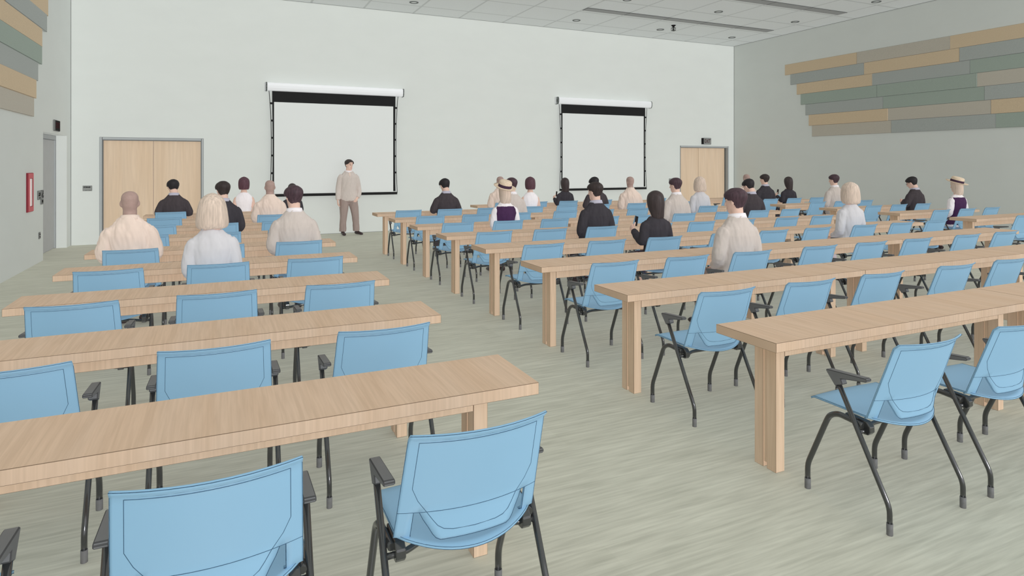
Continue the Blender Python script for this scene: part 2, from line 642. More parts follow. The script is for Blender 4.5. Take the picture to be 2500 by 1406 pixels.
def hair_shell(HM, kind):
    """a cap of hair around the skull, open over the face"""
    bm = bmesh.new()
    n = 40
    if kind == 'short':
        zz = [.02, .035, .05, .065, .08, .095, .11, .125, .14, .155, .17, .185, .20, .213, .225, .236, .245]
        rows = []
        for z in zz:
            rx, ry, yc = head_ring(min(z, .234))
            g = .011 + .011 * max(0, min(1, (z - .06) / .1))
            k = 1 if z < .225 else .75 if z < .23 else .55 if z < .24 else .2
            rows.append((z, (rx + g) * k if z < .225 else (.058 if z < .23 else .045 if z < .24 else .020), (ry + g) * k if z < .225 else (.072 if z < .23 else .057 if z < .24 else .026), yc))
        table = [(0, .186), (38, .180), (55, .150), (72, .128), (100, .120), (118, .070), (140, .042), (180, .036)]
    elif kind == 'bob':
        rows = [(.004, .082, .080, -.022), (.03, .094, .098, -.016), (.06, .099, .108, -.012), (.10, .101, .114, -.010), (.14, .100, .116, -.008), (.175, .096, .112, -.008),
                (.20, .088, .101, -.009), (.22, .072, .083, -.010), (.235, .050, .060, -.010), (.247, .028, .034, -.010), (.252, .008, .01, -.010)]
        table = [(0, .180), (40, .170), (58, .05), (66, -1), (180, -1)]
    elif kind == 'fullbob':
        rows = [(-.045, .096, .070, -.030), (-.032, .116, .090, -.026), (-.01, .126, .106, -.021), (.02, .127, .114, -.016), (.06, .123, .119, -.012), (.10, .117, .121, -.010), (.14, .109, .119, -.009), (.175, .100, .114, -.008),
                (.20, .090, .103, -.009), (.222, .072, .084, -.010), (.238, .049, .058, -.010), (.249, .026, .032, -.010), (.254, .008, .01, -.010)]
        table = [(0, .180), (40, .165), (56, .05), (64, -1), (180, -1)]
    elif kind == 'long':
        rows = [(-.075, .060, .036, -.058), (-.055, .074, .050, -.052), (-.03, .079, .064, -.042), (.0, .081, .080, -.032), (.03, .082, .094, -.022), (.07, .088, .103, -.015), (.11, .091, .108, -.011), (.145, .089, .108, -.009), (.175, .083, .104, -.008),
                (.20, .077, .094, -.009), (.22, .063, .076, -.010), (.235, .043, .053, -.010), (.244, .024, .03, -.010), (.247, .008, .01, -.010)]
        table = [(0, .182), (38, .170), (58, .05), (70, -1), (180, -1)]
    else:  # 'loose' blonde hair under the hat
        rows = [(-.070, .050, .032, -.052), (-.05, .070, .050, -.046), (-.02, .080, .068, -.038), (.01, .084, .082, -.028), (.04, .086, .094, -.020), (.08, .087, .102, -.014), (.12, .087, .106, -.010), (.15, .087, .106, -.008),
                (.18, .084, .102, -.008), (.20, .078, .094, -.009), (.22, .064, .077, -.010), (.235, .043, .053, -.010), (.244, .012, .015, -.010)]
        table = [(0, .182), (42, .165), (62, .05), (72, -1), (180, -1)]
    R = []
    for z, rx, ry, yc in rows:
        ring = []
        for k in range(n):
            a = 2 * pi * k / n
            jag = 1 + .018 * noise.noise(Vector((cos(a) * 4, sin(a) * 4, z * 9))) * 2
            zz_ = z + (.010 * noise.noise(Vector((cos(a) * 9, sin(a) * 9, 3.3))) if z < .0 or (kind == 'short' and z < .06) else 0)
            ring.append(bm.verts.new((rx * jag * sin(a), yc + ry * jag * cos(a), zz_)))
        R.append(ring)
    for i, (A, B) in enumerate(zip(R, R[1:])):
        z = (rows[i][0] + rows[i + 1][0]) / 2
        for k in range(n):
            a = 360 * (k + .5) / n
            a = min(a, 360 - a)
            if z > lerp_curve(a, table):
                f = bm.faces.new((A[k], A[(k + 1) % n], B[(k + 1) % n], B[k]))
                f.smooth = True
    f = bm.faces.new(R[-1])
    f.smooth = True
    loose = [v for v in bm.verts if not v.link_faces]
    bmesh.ops.delete(bm, geom=loose, context='VERTS')
    bmesh.ops.transform(bm, matrix=HM, verts=bm.verts[:])
    return realize(bm, [('SOLIDIFY', dict(thickness=.010, offset=-.6)), ('SUBSURF', dict(levels=1, render_levels=1))])


def glasses(HM):
    bm = bmesh.new()
    for s in (-1, 1):
        c = Vector((s * .032, .101, .116))
        ring = [c + Vector((.022 * cos(2 * pi * k / 14), -.006 * abs(cos(2 * pi * k / 14)) * (1 if s * cos(2 * pi * k / 14) > 0 else 0), .016 * sin(2 * pi * k / 14))) for k in range(15)]
        loft(bm, ring, [.0018] * 15, 5, mat=HM)
        loft(bm, [(s * .054, .096, .121), (s * .078, .05, .122), (s * .081, -.005, .118)], [.0018] * 3, 5, mat=HM)
    loft(bm, [(-.011, .104, .118), (.011, .104, .118)], [.0018] * 2, 5, mat=HM)
    return bm


def collar(bm, yc, z0, z1, r0, r1, tilt=.012):
    n = 24
    for q0, q1 in ((0, 1),):
        a = [bm.verts.new(((r0[0]) * cos(2 * pi * k / n), yc + r0[1] * sin(2 * pi * k / n), z0 - tilt * sin(2 * pi * k / n))) for k in range(n)]
        b = [bm.verts.new(((r1[0]) * cos(2 * pi * k / n), yc + .006 + r1[1] * sin(2 * pi * k / n), z1 - tilt * sin(2 * pi * k / n))) for k in range(n)]
        for k in range(n):
            f = bm.faces.new((a[k], a[(k + 1) % n], b[(k + 1) % n], b[k]))
            f.smooth = True


def collar_mesh(yc, z0, z1, r0, r1):
    bm = bmesh.new()
    collar(bm, yc, z0, z1, r0, r1)
    return realize(bm, [('SOLIDIFY', dict(thickness=.006, offset=1))])


def seated_person(k):
    """k: dict describing the kind; returns the body object with hair and clothes as children, base at the chair's origin"""
    rise = k.get('rise', 1.0)

    def rz(z):
        return z if z < .6 else .6 + (z - .6) * rise
    T = [(rz(t[0]),) + t[1:] for t in (TORSO_F if k['f'] else TORSO_M)]
    sw = .118 if k['f'] else .145
    ar = .80 if k['f'] else .93
    HM = head_matrix(k.get('pitch', 0), k.get('yaw', 0), (0, .046, rz(1.150)))
    arms = {}
    for s in (-1, 1):
        mode = k['arms'] if isinstance(k['arms'], str) else k['arms'][(s + 1) // 2]
        sh = [(s * (sw - .015), .03, rz(.992)), (s * (sw + .026), .033, rz(.955))]
        if mode == 'fold':
            P = sh + [(s * (sw + .090), .06, rz(.80)), (s * .11, .205, .845), (-s * .06, .225, .865)]
        elif mode == 'hold':
            P = sh + [(s * (sw + .062), .030, rz(.79)), (s * (sw + .05), .150, .815), (s * (sw + .03), .255, .862)]
        else:
            P = sh + [(s * (sw + (.058 if k['f'] else .078)), .040, rz(.765) - .02 * (rise - 1)), (s * (sw - .015), .150, .694), (s * .100, .245, .645)]
        R = [.055 * ar, .056 * ar, .045 * ar, .040 * ar, .029 * ar]
        arms[s] = (P, R, mode)
    legs = {}
    for s in (-1, 1):
        legs[s] = ([(s * .085, .06, .548), (s * .088, .26, .545), (s * .090, .455, .530), (s * .088, .475, .40), (s * .088, .455, .22), (s * .088, .440, .09)],
                   [.078, .074, .058, .053, .048, .038])
    # body
    bm = bmesh.new()
    torso_loft(bm, T, 0, .47, rz(1.20))
    build_head(bm, HM)
    for s in (-1, 1):
        arm_loft(bm, arms[s][0], arms[s][1], 0)
        loft(bm, legs[s][0], legs[s][1], 14)
        loft(bm, [(s * .088, .420, .050), (s * .090, .50, .045), (s * .092, .60, .032)], [(.034, .038), (.040, .032), (.034, .020)], 12)
    body = fuse(bm, .0085, 3)
    for v in body.vertices:
        if v.co.z < .007:
            v.co.z = .007
    seat_clamp(body, .490)
    b2 = bmesh.new()
    b2.from_mesh(body)
    for s in (-1, 1):
        P, R, mode = arms[s]
        d = Vector(P[-1]) - Vector(P[-2])
        pn = {'fold': (0, -1, .1), 'hold': (-s, .1, 0), 'lap': (0, -.1, -1)}[mode]
        hand(b2, Vector(P[-1]) + d.normalized() * .012, d, pn, s if mode != 'fold' else -s, .55 if mode == 'lap' else .8, .93 if k['f'] else 1.0)
    b2.to_mesh(body)
    b2.free()
    for p in body.polygons:
        p.use_smooth = True
    o = link('person', body, None, (k['skin'], 'feature_dark', 'lips_dark' if k['skin'] == 'skin_dark' else 'lips'))
    paint_face(o.data, HM, {'eye': 1, 'lip': 2})
    # upper clothing
    top, inf = k['top'], k.get('inf', .013)
    bm = bmesh.new()
    z_top = rz(1.095 if k['f'] else 1.125)
    torso_loft(bm, T, inf, k.get('hem', .50), z_top, k.get('flare', .0))
    if not k.get('sleeveless'):
        for s in (-1, 1):
            arm_loft(bm, arms[s][0], arms[s][1], inf * 1.05, k.get('cuff', .0))
    me = fuse(bm, .0085, 3, k.get('fold', .007), k.get('seed', 0))
    seat_clamp(me, .497)
    top_o = link(k['topname'], me, o, (top,))
    if k.get('collar'):
        rx, ry = (.062, .062) if k['f'] else (.073, .074)
        link('collar', collar_mesh(.034, z_top - .022, z_top + .022, (rx + .012, ry + .010), (rx, ry)), top_o, (k['collar'],))
    if k.get('vest'):
        bm = bmesh.new()
        torso_loft(bm, T, inf + .010, .53, rz(1.045))
        link('waistcoat', fuse(bm, .0085, 4, .004, 4), o, (k['vest'],))
    # lower clothing
    bm = bmesh.new()
    if k['low'] == 'skirt':
        zb = k.get('skirt_z', .30)
        loft(bm, [(0, .0, .555), (0, .10, .56), (0, .28, .55), (0, .42, .535), (0, .475, .44), (0, .478, zb + .05), (0, .475, zb)],
             [(.160, .085), (.168, .092), (.165, .080), (.160, .070), (.154, .075), (.158, .088), (.162, .095)], 20)
        name = 'skirt'
    else:
        torso_loft(bm, T, .010, .475, .60)
        for s in (-1, 1):
            P, R = legs[s]
            loft(bm, P, [r + .013 for r in R[:-1]] + [R[-1] + .022], 14)
        name = 'trousers'
    me = fuse(bm, .0095, 4, .005, 2)
    seat_clamp(me, .4835)
    link(name, me, o, (k['lowmat'],))
    for s in (-1, 1):
        bm = bmesh.new()
        loft(bm, [(s * .088, .395, .045), (s * .088, .44, .055), (s * .090, .50, .047), (s * .093, .60, .034), (s * .094, .632, .026)], [(.026, .030), (.042, .046), (.046, .038), (.042, .028), (.022, .018)], 14)
        me = fuse(bm, .007, 3)
        for v in me.vertices:
            v.co.z = max(v.co.z, .0012)
        link('shoe', me, o, ('shoe',))
    if k['hair']:
        link('hair', hair_shell(HM, k['hair']), o, (k['hairmat'],))
    if k.get('glasses'):
        link('glasses', glasses(HM), o, ('glass_frame',))
    if k.get('hat'):
        bm = bmesh.new()
        HT = HM @ Matrix.Translation((0, -.012, .178)) @ Matrix.Rotation(.30, 4, 'X') @ Matrix.Rotation(.12, 4, 'Y')
        n = 32
        prof = [(.102, -.004), (.118, -.012), (.150, -.010), (.178, .006), (.180, .012), (.150, -.002), (.120, -.004), (.107, .004), (.104, .05), (.100, .082), (.085, .098), (.05, .104), (.004, .105)]
        rings = [[bm.verts.new(HT @ Vector((r * .92 * cos(2 * pi * q / n), r * 1.08 * sin(2 * pi * q / n), z))) for q in range(n)] for r, z in prof]
        for A, B in zip(rings, rings[1:]):
            for q in range(n):
                f = bm.faces.new((A[q], A[(q + 1) % n], B[(q + 1) % n], B[q]))
                f.smooth = True
        bm.faces.new(rings[-1])
        hat = link('straw_hat', bm, o, ('straw',))
        bm = bmesh.new()
        prof = [(.1085, .003), (.1065, .045), (.1035, .045), (.105, .003)]
        rings = [[bm.verts.new(HT @ Vector((r * .92 * cos(2 * pi * q / n), r * 1.08 * sin(2 * pi * q / n), z))) for q in range(n)] for r, z in prof]
        for A, B in zip(rings, rings[1:] + rings[:1]):
            for q in range(n):
                bm.faces.new((A[q], A[(q + 1) % n], B[(q + 1) % n], B[q]))
        link('hat_band', bm, hat, ('hat_band',))
    return o


KIND = {
    'bald': dict(f=False, skin='skin_dark', hair=None, top='cream', topname='shirt', inf=.018, flare=.006, fold=.013, hem=.49, collar='cream', low='trousers', lowmat='taupe', arms='lap', yaw=.10),
    'look_down': dict(f=False, skin='skin_light', hair='short', hairmat='hair_black', top='suit', topname='jacket', inf=.017, fold=.004, hem=.49, collar='collar_blue', low='trousers', lowmat='suit', arms='fold', pitch=.38, yaw=.25, glasses=True),
    'suit': dict(f=False, skin='skin_light', hair='short', hairmat='hair_brown', top='black_cloth', topname='jacket', inf=.017, rise=1.03, fold=.004, hem=.49, collar='collar_blue', low='trousers', lowmat='black_cloth', arms='lap', yaw=.38, pitch=.05),
    'bob': dict(f=True, skin='skin_light', hair='bob', hairmat='hair_bob', top='white_cloth', topname='sleeveless_top', inf=.012, fold=.004, hem=.50, sleeveless=True, low='skirt', lowmat='dark_skirt', arms='lap'),
    'knit': dict(f=False, skin='skin_light', hair='short', hairmat='hair_plum', top='knit', topname='sweater', inf=.017, rise=1.045, fold=.006, hem=.49, collar='white_cloth', low='trousers', lowmat='taupe', arms='lap', yaw=.34, pitch=.06),
    'blonde': dict(f=True, skin='skin_light', hair='fullbob', hairmat='hair_blonde', top='grey_suit', topname='jacket', inf=.018, flare=.006, fold=.006, hem=.49, low='skirt', lowmat='pale_skirt', arms='lap'),
    'long': dict(f=True, skin='skin_light', hair='long', hairmat='hair_long', top='black_cloth', topname='jacket', inf=.015, rise=.905, fold=.005, hem=.50, low='skirt', lowmat='dark_skirt', arms=('hold', 'lap'), yaw=.12),
    'hat': dict(f=True, skin='skin_light', hair='loose', hairmat='hair_blonde', top='white_cloth', topname='blouse', inf=.015, rise=.965, fold=.007, hem=.50, vest='vest', low='skirt', lowmat='floral', skirt_z=.10, arms='lap', hat=True, pitch=.05),
}
protos = {}
for kk in KIND:
    protos[kk] = seated_person(KIND[kk])


# ------------------------------------------------------------------ the standing speaker
def standing_person():
    HM = head_matrix(.06, .42, (0, .030, 1.512))
    T = [(.78, .150, .105, .0), (.86, .172, .118, .0), (.93, .172, .116, .0), (1.02, .158, .106, .0), (1.12, .160, .106, .004), (1.24, .172, .114, .006), (1.33, .180, .112, .004),
         (1.385, .160, .096, .002), (1.425, .124, .080, .004), (1.46, .090, .070, .010), (1.49, .066, .064, .016), (1.52, .060, .062, .022), (1.57, .058, .060, .030)]
    RA = [(.140, .0, 1.368), (.186, -.002, 1.305), (.226, -.02, 1.08), (.246, .02, .94), (.256, .05, .825)]
    LA = [(-.140, .0, 1.368), (-.186, -.006, 1.305), (-.246, -.045, 1.09), (-.236, .03, .96), (-.190, .085, .87)]
    AR = [.048, .053, .044, .039, .029]
    LEG = {1: ([(.090, .0, .84), (.105, .005, .66), (.118, .015, .48), (.125, -.005, .28), (.130, -.015, .09)], [.090, .078, .060, .052, .038]),
           -1: ([(-.090, .0, .84), (-.125, .005, .66), (-.150, .02, .48), (-.172, .0, .28), (-.185, -.01, .09)], [.090, .078, .060, .052, .038])}
    feet = {1: ((.128, -.045), (.02, 1)), -1: ((-.186, -.04), (-.42, 1))}
    bm = bmesh.new()
    torso_loft(bm, T, 0, .84, 1.57)
    build_head(bm, HM)
    arm_loft(bm, RA, AR, 0)
    arm_loft(bm, LA, AR, 0)
    for s in (1, -1):
        loft(bm, *LEG[s], 14)
        (fx, fy), d = feet[s]
        d = Vector((d[0], d[1], 0)).normalized()
        loft(bm, [Vector((fx, fy, .05)), Vector((fx, fy, .045)) + d * .10, Vector((fx, fy, .032)) + d * .20], [(.034, .038), (.040, .032), (.034, .020)], 12)
    body = fuse(bm, .0065, 3)
    for v in body.vertices:
        v.co.z = max(v.co.z, .007)
    b2 = bmesh.new()
    b2.from_mesh(body)
    hand(b2, (.258, .055, .816), (.02, .16, -1), (-1, .1, 0), -1, .45)
    hand(b2, (-.186, .088, .862), (.55, .25, -.8), (.6, -1, .2), 1, .5)
    b2.to_mesh(body)
    b2.free()
    for p in body.polygons:
        p.use_smooth = True
    o = link('person', body, None, ('skin_light', 'feature_dark', 'lips'))
    paint_face(body, HM, {'eye': 1, 'lip': 2})
    bm = bmesh.new()
    torso_loft(bm, T, .020, .80, 1.485, .012)
    arm_loft(bm, RA, AR, .017)
    arm_loft(bm, LA, AR, .017)
    sw = link('sweater', fuse(bm, .0075, 4, .006, 1), o, ('knit',))
    link('collar', collar_mesh(.012, 1.462, 1.505, (.086, .084), (.070, .072)), sw, ('white_cloth',))
    bm = bmesh.new()
    loft(bm, [(0, .098, 1.455), (0, .118, 1.42), (0, .136, 1.36)], [(.016, .006), (.015, .006), (.012, .006)], 8)
    link('button_placket', bm, sw, ('cream',))
    bm = bmesh.new()
    torso_loft(bm, T, .014, .770, .95)
    for s in (1, -1):
        P, R = LEG[s]
        loft(bm, P, [r + .022 for r in R[:-1]] + [R[-1] + .040], 14)
    link('trousers', fuse(bm, .0085, 4, .006, 3), o, ('taupe',))
    for s in (1, -1):
        (fx, fy), d = feet[s]
        d = Vector((d[0], d[1], 0)).normalized()
        c = Vector((fx, fy, 0))
        bm = bmesh.new()
        loft(bm, [c + Vector((0, 0, .042)) - d * .03, c + Vector((0, 0, .055)) + d * .01, c + Vector((0, 0, .047)) + d * .10, c + Vector((0, 0, .034)) + d * .20, c + Vector((0, 0, .026)) + d * .24],
             [(.026, .030), (.042, .048), (.046, .038), (.043, .028), (.022, .018)], 14)
        me = fuse(bm, .006, 3)
        for v in me.vertices:
            v.co.z = max(v.co.z, .0012)
        link('shoe', me, o, ('shoe',))
    link('hair', hair_shell(HM, 'short'), o, ('hair_brown',))
    return o


o = standing_person()
o.location = (2.66, 14.84, 0)
o.rotation_euler = (0, 0, pi + .06)
tag(o, 'standing person in cream sweater and taupe trousers before the first projector screen', 'person')

# ------------------------------------------------------------------ the room
XL, XR, YW, ZC, YB = -2.784, 14.851, 15.273, 5.408, -4.0


def wall_pieces(bm, lo, hi, z0, z1, holes, put, depth):
    """flat wall in (u,z) with rectangular holes (u0,u1,zt) standing on the floor, plus reveals of `depth`"""
    us = sorted([lo, hi] + [u for h in holes for u in h[:2]])
    for a, b in zip(us, us[1:]):
        h = next((h for h in holes if h[0] <= a + 1e-6 and b <= h[1] + 1e-6), None)
        zb = h[2] if h else z0
        quad(bm, [put(a, zb, 0), put(b, zb, 0), put(b, z1, 0), put(a, z1, 0)])
    for u0, u1, zt in holes:
        quad(bm, [put(u0, z0, 0), put(u0, zt, 0), put(u0, zt, depth), put(u0, z0, depth)])
        quad(bm, [put(u1, z0, 0), put(u1, zt, 0), put(u1, zt, depth), put(u1, z0, depth)])
        quad(bm, [put(u0, zt, 0), put(u1, zt, 0), put(u1, zt, depth), put(u0, zt, depth)])


DL = (-2.291, -0.371, 2.203)     # storage doors in the front wall
DR = (12.682, 14.62, 2.207)      # exit doors in the front wall
DS = (13.119, 14.926, 2.202)     # deep niche in the side wall
bm = bmesh.new()
wall_pieces(bm, XL, XR, 0, ZC, [DL, DR], lambda u, z, d: (u, YW + d, z), 0.25)
struct(link('wall_front', bm, None, ('wall',)))
bm = bmesh.new()
wall_pieces(bm, YB, YW, 0, ZC, [DS], lambda u, z, d: (XL - d, u, z), 0.30)
struct(link('wall_left', bm, None, ('wall',)))
bm = bmesh.new()
quad(bm, [(XR, YB, 0), (XR, YW, 0), (XR, YW, ZC), (XR, YB, ZC)])
struct(link('wall_right', bm, None, ('wall',)))
bm = bmesh.new()
quad(bm, [(XL - .4, YB, 0), (XR, YB, 0), (XR, YW + .4, 0), (XL - .4, YW + .4, 0)])
struct(link('floor', bm, None, ('floor',)))
bm = bmesh.new()
quad(bm, [(XL, YB, ZC), (XR, YB, ZC), (XR, YW, ZC), (XL, YW, ZC)])
struct(link('ceiling', bm, None, ('ceiling',)))
# thin dark strips that draw the corner lines
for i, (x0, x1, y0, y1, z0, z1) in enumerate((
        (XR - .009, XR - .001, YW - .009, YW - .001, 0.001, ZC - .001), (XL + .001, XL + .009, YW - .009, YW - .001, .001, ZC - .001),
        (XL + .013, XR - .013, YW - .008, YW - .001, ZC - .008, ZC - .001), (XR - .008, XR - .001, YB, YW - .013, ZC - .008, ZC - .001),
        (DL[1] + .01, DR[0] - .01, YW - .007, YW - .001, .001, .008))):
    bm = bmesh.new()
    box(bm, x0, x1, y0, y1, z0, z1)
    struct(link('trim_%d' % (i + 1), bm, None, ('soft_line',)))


def double_door(name, u0, u1, zt, fw_l, fw_r, fw_t, rec, leaf_mat, split):
    root = struct(empty(name, ((u0 + u1) / 2, YW, 0)))
    cx = (u0 + u1) / 2
    y0 = -.02
    bm = bmesh.new()
    box(bm, u0 - cx, u0 - cx + fw_l, y0, rec + .03, 0.001, zt, .004)
    box(bm, u1 - cx - fw_r, u1 - cx, y0, rec + .03, 0.001, zt, .004)
    box(bm, u0 - cx + fw_l, u1 - cx - fw_r, y0, rec + .03, zt - fw_t, zt, .004)
    link('door_frame', bm, root, ('frame', 'dark_line'))
    bm = bmesh.new()   # dark stop inside the frame
    w = .012
    box(bm, u0 - cx + fw_l, u0 - cx + fw_l + w, rec - .06, rec, .001, zt - fw_t)
    box(bm, u1 - cx - fw_r - w, u1 - cx - fw_r, rec - .06, rec, .001, zt - fw_t)
    box(bm, u0 - cx + fw_l + w, u1 - cx - fw_r - w, rec - .06, rec, zt - fw_t - w, zt - fw_t)
    link('door_stop', bm, root, ('frame_dark',))
    for a, b in ((u0 - cx + fw_l + .001, split - cx - .002), (split - cx + .002, u1 - cx - fw_r - .001)):
        bm = bmesh.new()
        box(bm, a, b, rec, rec + .04, .006, zt - fw_t - .002, .003)
        link('door_leaf', bm, root, (leaf_mat, 'edge'))
    return root


double_door('door_1', *DL, .050, .044, .055, .06, 'wood_door', -1.33)
double_door('door_2', *DR, .014, .050, .048, .12, 'wood_door', 13.50)
# grey single door deep in the side wall niche
root = struct(empty('door_3', (XL, (DS[0] + DS[1]) / 2, 0)))
cy = (DS[0] + DS[1]) / 2
bm = bmesh.new()
box(bm, -.26, -.175, DS[0] - cy, DS[0] - cy + .09, .001, DS[2] - .002, .004)
box(bm, -.26, -.175, DS[1] - cy - .02, DS[1] - cy, .001, DS[2] - .002, .004)
box(bm, -.26, -.175, DS[0] - cy + .09, DS[1] - cy - .02, DS[2] - .09, DS[2] - .002, .004)
link('door_frame', bm, root, ('frame', 'dark_line'))
bm = bmesh.new()
box(bm, -.24, -.20, DS[0] - cy + .092, DS[1] - cy - .022, .006, DS[2] - .093, .004)
link('door_leaf', bm, root, ('grey_door', 'dark_line'))

# ------------------------------------------------------------------ acoustic felt panels
PH, PZ0 = 0.3016, 2.409
RSTART = [13.246, 13.043, 12.831, 12.692, 12.541, 12.419, 12.326]
RCOL = [('tan', 'beige', 'tan'), ('grey', 'tan', 'grey'), ('tan', 'grey', 'green'), ('green', 'green', 'beige'),
        ('grey', 'green', 'grey'), ('tan', 'beige', 'tan'), ('beige', 'grey', 'green')]
LSTART = [13.322, 13.184, 12.905, 12.866, 12.664, 12.492, 12.408]
LCOL = [('tan', 'grey'), ('grey', 'tan'), ('tan', 'grey'), ('green', 'beige'), ('grey', 'green'), ('tan', 'grey'), ('beige', 'tan')]
ORD = ['top', 'second', 'third', 'fourth', 'fifth', 'sixth', 'bottom']
CNAME = {'tan': 'tan', 'beige': 'beige grey', 'grey': 'grey', 'green': 'sage green'}
POSN = ['panel beside the screen-end gap', 'second panel along', 'third panel along']
THICK = [.030, .042, .034, .040, .030, .044, .032]
for side in ('R', 'L'):
    for r in range(7):
        zt = PZ0 + PH * (7 - r)
        y1 = (RSTART if side == 'R' else LSTART)[r]
        for k, cn in enumerate((RCOL if side == 'R' else LCOL)[r]):
            ya, yb = y1 - 2.279 * (k + 1) + .003, y1 - 2.279 * k
            t = THICK[(r + 2 * k) % 7]
            xw = XR - .002 if side == 'R' else XL + .002
            xa, xb = (xw - t, xw) if side == 'R' else (xw, xw + t)
            if not in_view(xa, xb, ya, yb, zt - PH, zt, 0):
                continue
            bm = bmesh.new()
            box(bm, xa - xw, xb - xw, ya - yb, 0, -PH + .001, 0, .004)
            o = link('acoustic_panel', bm, None, ('felt_' + cn, 'felt_edge_' + cn))
            o.location = (xw, yb, zt)
            wall = 'long bare wall' if side == 'R' else 'red-cabinet wall'
            tag(o, '%s felt panel, %s row on %s, %s from the screen end' % (CNAME[cn], ORD[r], wall, ['first', 'second', 'third'][k]),
                'acoustic panel', 'felt panels on the ' + wall)

# ------------------------------------------------------------------ projector screens


def screen(x0, label):
    root = tag(empty('projector_screen', (x0, YW - .1, 0)), label, 'projection screen', 'projector screens on the end wall')
    W = 3.21   # case length
    # case: rounded-front profile in (y, z); y is towards the wall
    prof = [(.085, 3.485), (-.055, 3.485), (-.075, 3.47), (-.085, 3.42), (-.082, 3.36), (-.065, 3.315), (-.04, 3.298), (.085, 3.298)]
    bm = bmesh.new()
    prism(bm, prof, 'x', .045, W - .06, .003, 0, 0)
    link('case', bm, root, ('case_white',))
    for a, b in ((.018, .044), (W - .059, W - .033)):
        bm = bmesh.new()
        prism(bm, [(u, v + (.008 if v > 3.4 else -.006)) for u, v in prof], 'x', a, b, .006, 0, 1)
        cap = link('end_cap', bm, root, ('case_grey', 'dark_line'))
        bm = bmesh.new()
        xx = a - .004 if a < 1 else b - .001
        prism(bm, [(.0 + .035 * cos(t * pi / 8), 3.39 + .045 * sin(t * pi / 8)) for t in range(16)], 'x', xx, xx + .005)
        link('end_badge', bm, cap, ('dark_line',))
    bm = bmesh.new()
    box(bm, .0, .017, .02, .098, 3.30, 3.488, .003)
    box(bm, W - .032, W, .02, .098, 3.47, 3.488, .003)
    link('wall_mount', bm, root, ('case_white', 'dark_line'))
    bm = bmesh.new()
    # black masked sheet: drop at the top, borders that wave in towards the middle
    xl0, xr0 = .150, 2.98
    zs = [3.30, 3.05, 2.6, 2.1, 1.6, 1.2, .985]
    sw = [0, .003, .009, .013, .011, .006, .0]
    A = [bm.verts.new((xl0 + d, 0, z)) for z, d in zip(zs, sw)]
    B = [bm.verts.new((xr0 - d, 0, z)) for z, d in zip(zs, sw)]
    for i in range(len(zs) - 1):
        bm.faces.new((A[i], B[i], B[i + 1], A[i + 1]))
    link('black_masking', bm, root, ('screen_black',))
    bm = bmesh.new()
    quad(bm, [(.192, -.004, 3.052), (2.922, -.004, 3.052), (2.922, -.004, .975), (.192, -.004, .975)])
    link('viewing_surface', bm, root, ('screen_white',))
    bm = bmesh.new()
    box(bm, .10, 3.02, -.018, .012, .905, .965, .003)
    link('bottom_rail', bm, root, ('screen_black', 'screen_black'))
    for s in (0, 1):
        f = (lambda x: x) if s == 0 else (lambda x: 3.125 - x)
        bm = bmesh.new()
        cz = [3.30, 3.0, 2.63, 2.24, 1.84, 1.44, 1.2, .94]
        cx = [.085, .108, .128, .134, .134, .126, .115, .102]
        loft(bm, [(f(x), 0, z) for x, z in zip(cx, cz)], [.007] * 8, 8)
        cable = link('tension_cable', bm, root, ('screen_black',))
        for z, x in ((3.02, .107), (2.63, .128), (2.24, .134), (1.84, .134), (1.44, .126)):
            bm = bmesh.new()
            xa, xb = sorted((f(x - .004), f(.20)))
            box(bm, xa, xb, -.003, .006, z - .022, z + .022)
            link('cable_tab', bm, cable, ('screen_black',))
    return root


screen(.872, 'white pull-down projector screen behind the standing speaker')
screen(8.335, 'white pull-down projector screen closer to the exit door, no one standing before it')


# ------------------------------------------------------------------ signs and wall fittings
t = tag(empty('exit_sign', (13.685, YW, 2.357)), 'grey exit sign with maroon letters above the wooden exit doors', 'exit sign')
bm = bmesh.new()
box(bm, -.172, .172, -.06, -.003, -.097, .097, .004)
link('housing', bm, t, ('sign_black', 'sign_black'))
bm = bmesh.new()
box(bm, -.128, .168, -.066, -.061, -.09, .09, .004)
link('face_plate', bm, t, ('sign_grey', 'dark_line'))
text_mesh('lettering', 'EXIT', .165, t, (.02, -.068, -.004), (pi / 2, 0, 0), 'exit_red', xs=.72, bold=.002)

t = tag(empty('exit_sign', (XL, 14.01, 2.352)), 'small black exit sign above the grey side door', 'exit sign')
bm = bmesh.new()
box(bm, .003, .028, -.205, .205, -.10, .10, .006)
link('housing', bm, t, ('sign_grey', 'dark_line'))
bm = bmesh.new()
box(bm, .0285, .033, -.17, .19, -.092, .092, .003)
link('face_plate', bm, t, ('sign_black', 'dark_line'))
text_mesh('lettering', 'EXIT', .15, t, (.034, .01, 0), (pi / 2, 0, pi / 2), 'exit_red', bold=.003)

t = tag(empty('room_sign', (-2.499, YW, 1.152)), 'grey STORAGE room sign beside the wide wooden double door', 'sign')
bm = bmesh.new()
box(bm, -.081, .081, -.012, -.002, -.054, .054, .003)
link('plate', bm, t, ('sign_grey', 'dark_line'))
text_mesh('lettering', 'STORAGE', .036, t, (-.005, -.014, .022), (pi / 2, 0, 0), 'sign_dark', xs=.74, bold=.0018)
bm = bmesh.new()
for k, (a, b) in enumerate(((-.062, -.052), (-.040, .008), (.018, .070))):   # raised dots line
    n = max(1, int((b - a) / .008))
    for i in range(n):
        box(bm, a + i * .008, a + i * .008 + .005, -.0145, -.0125, -.044, -.034)
link('braille', bm, t, ('dark_line',))

t = tag(empty('room_sign', (12.34, YW, 1.131)), 'small grey room sign on the end wall beside the exit doors', 'sign')
bm = bmesh.new()
box(bm, -.078, .078, -.012, -.002, -.074, .074, .006)
link('plate', bm, t, ('sign_grey', 'sign_black'))
bm = bmesh.new()
box(bm, -.05, -.01, -.015, -.0125, -.02, .03)
link('pictogram', bm, t, ('sign_dark',))


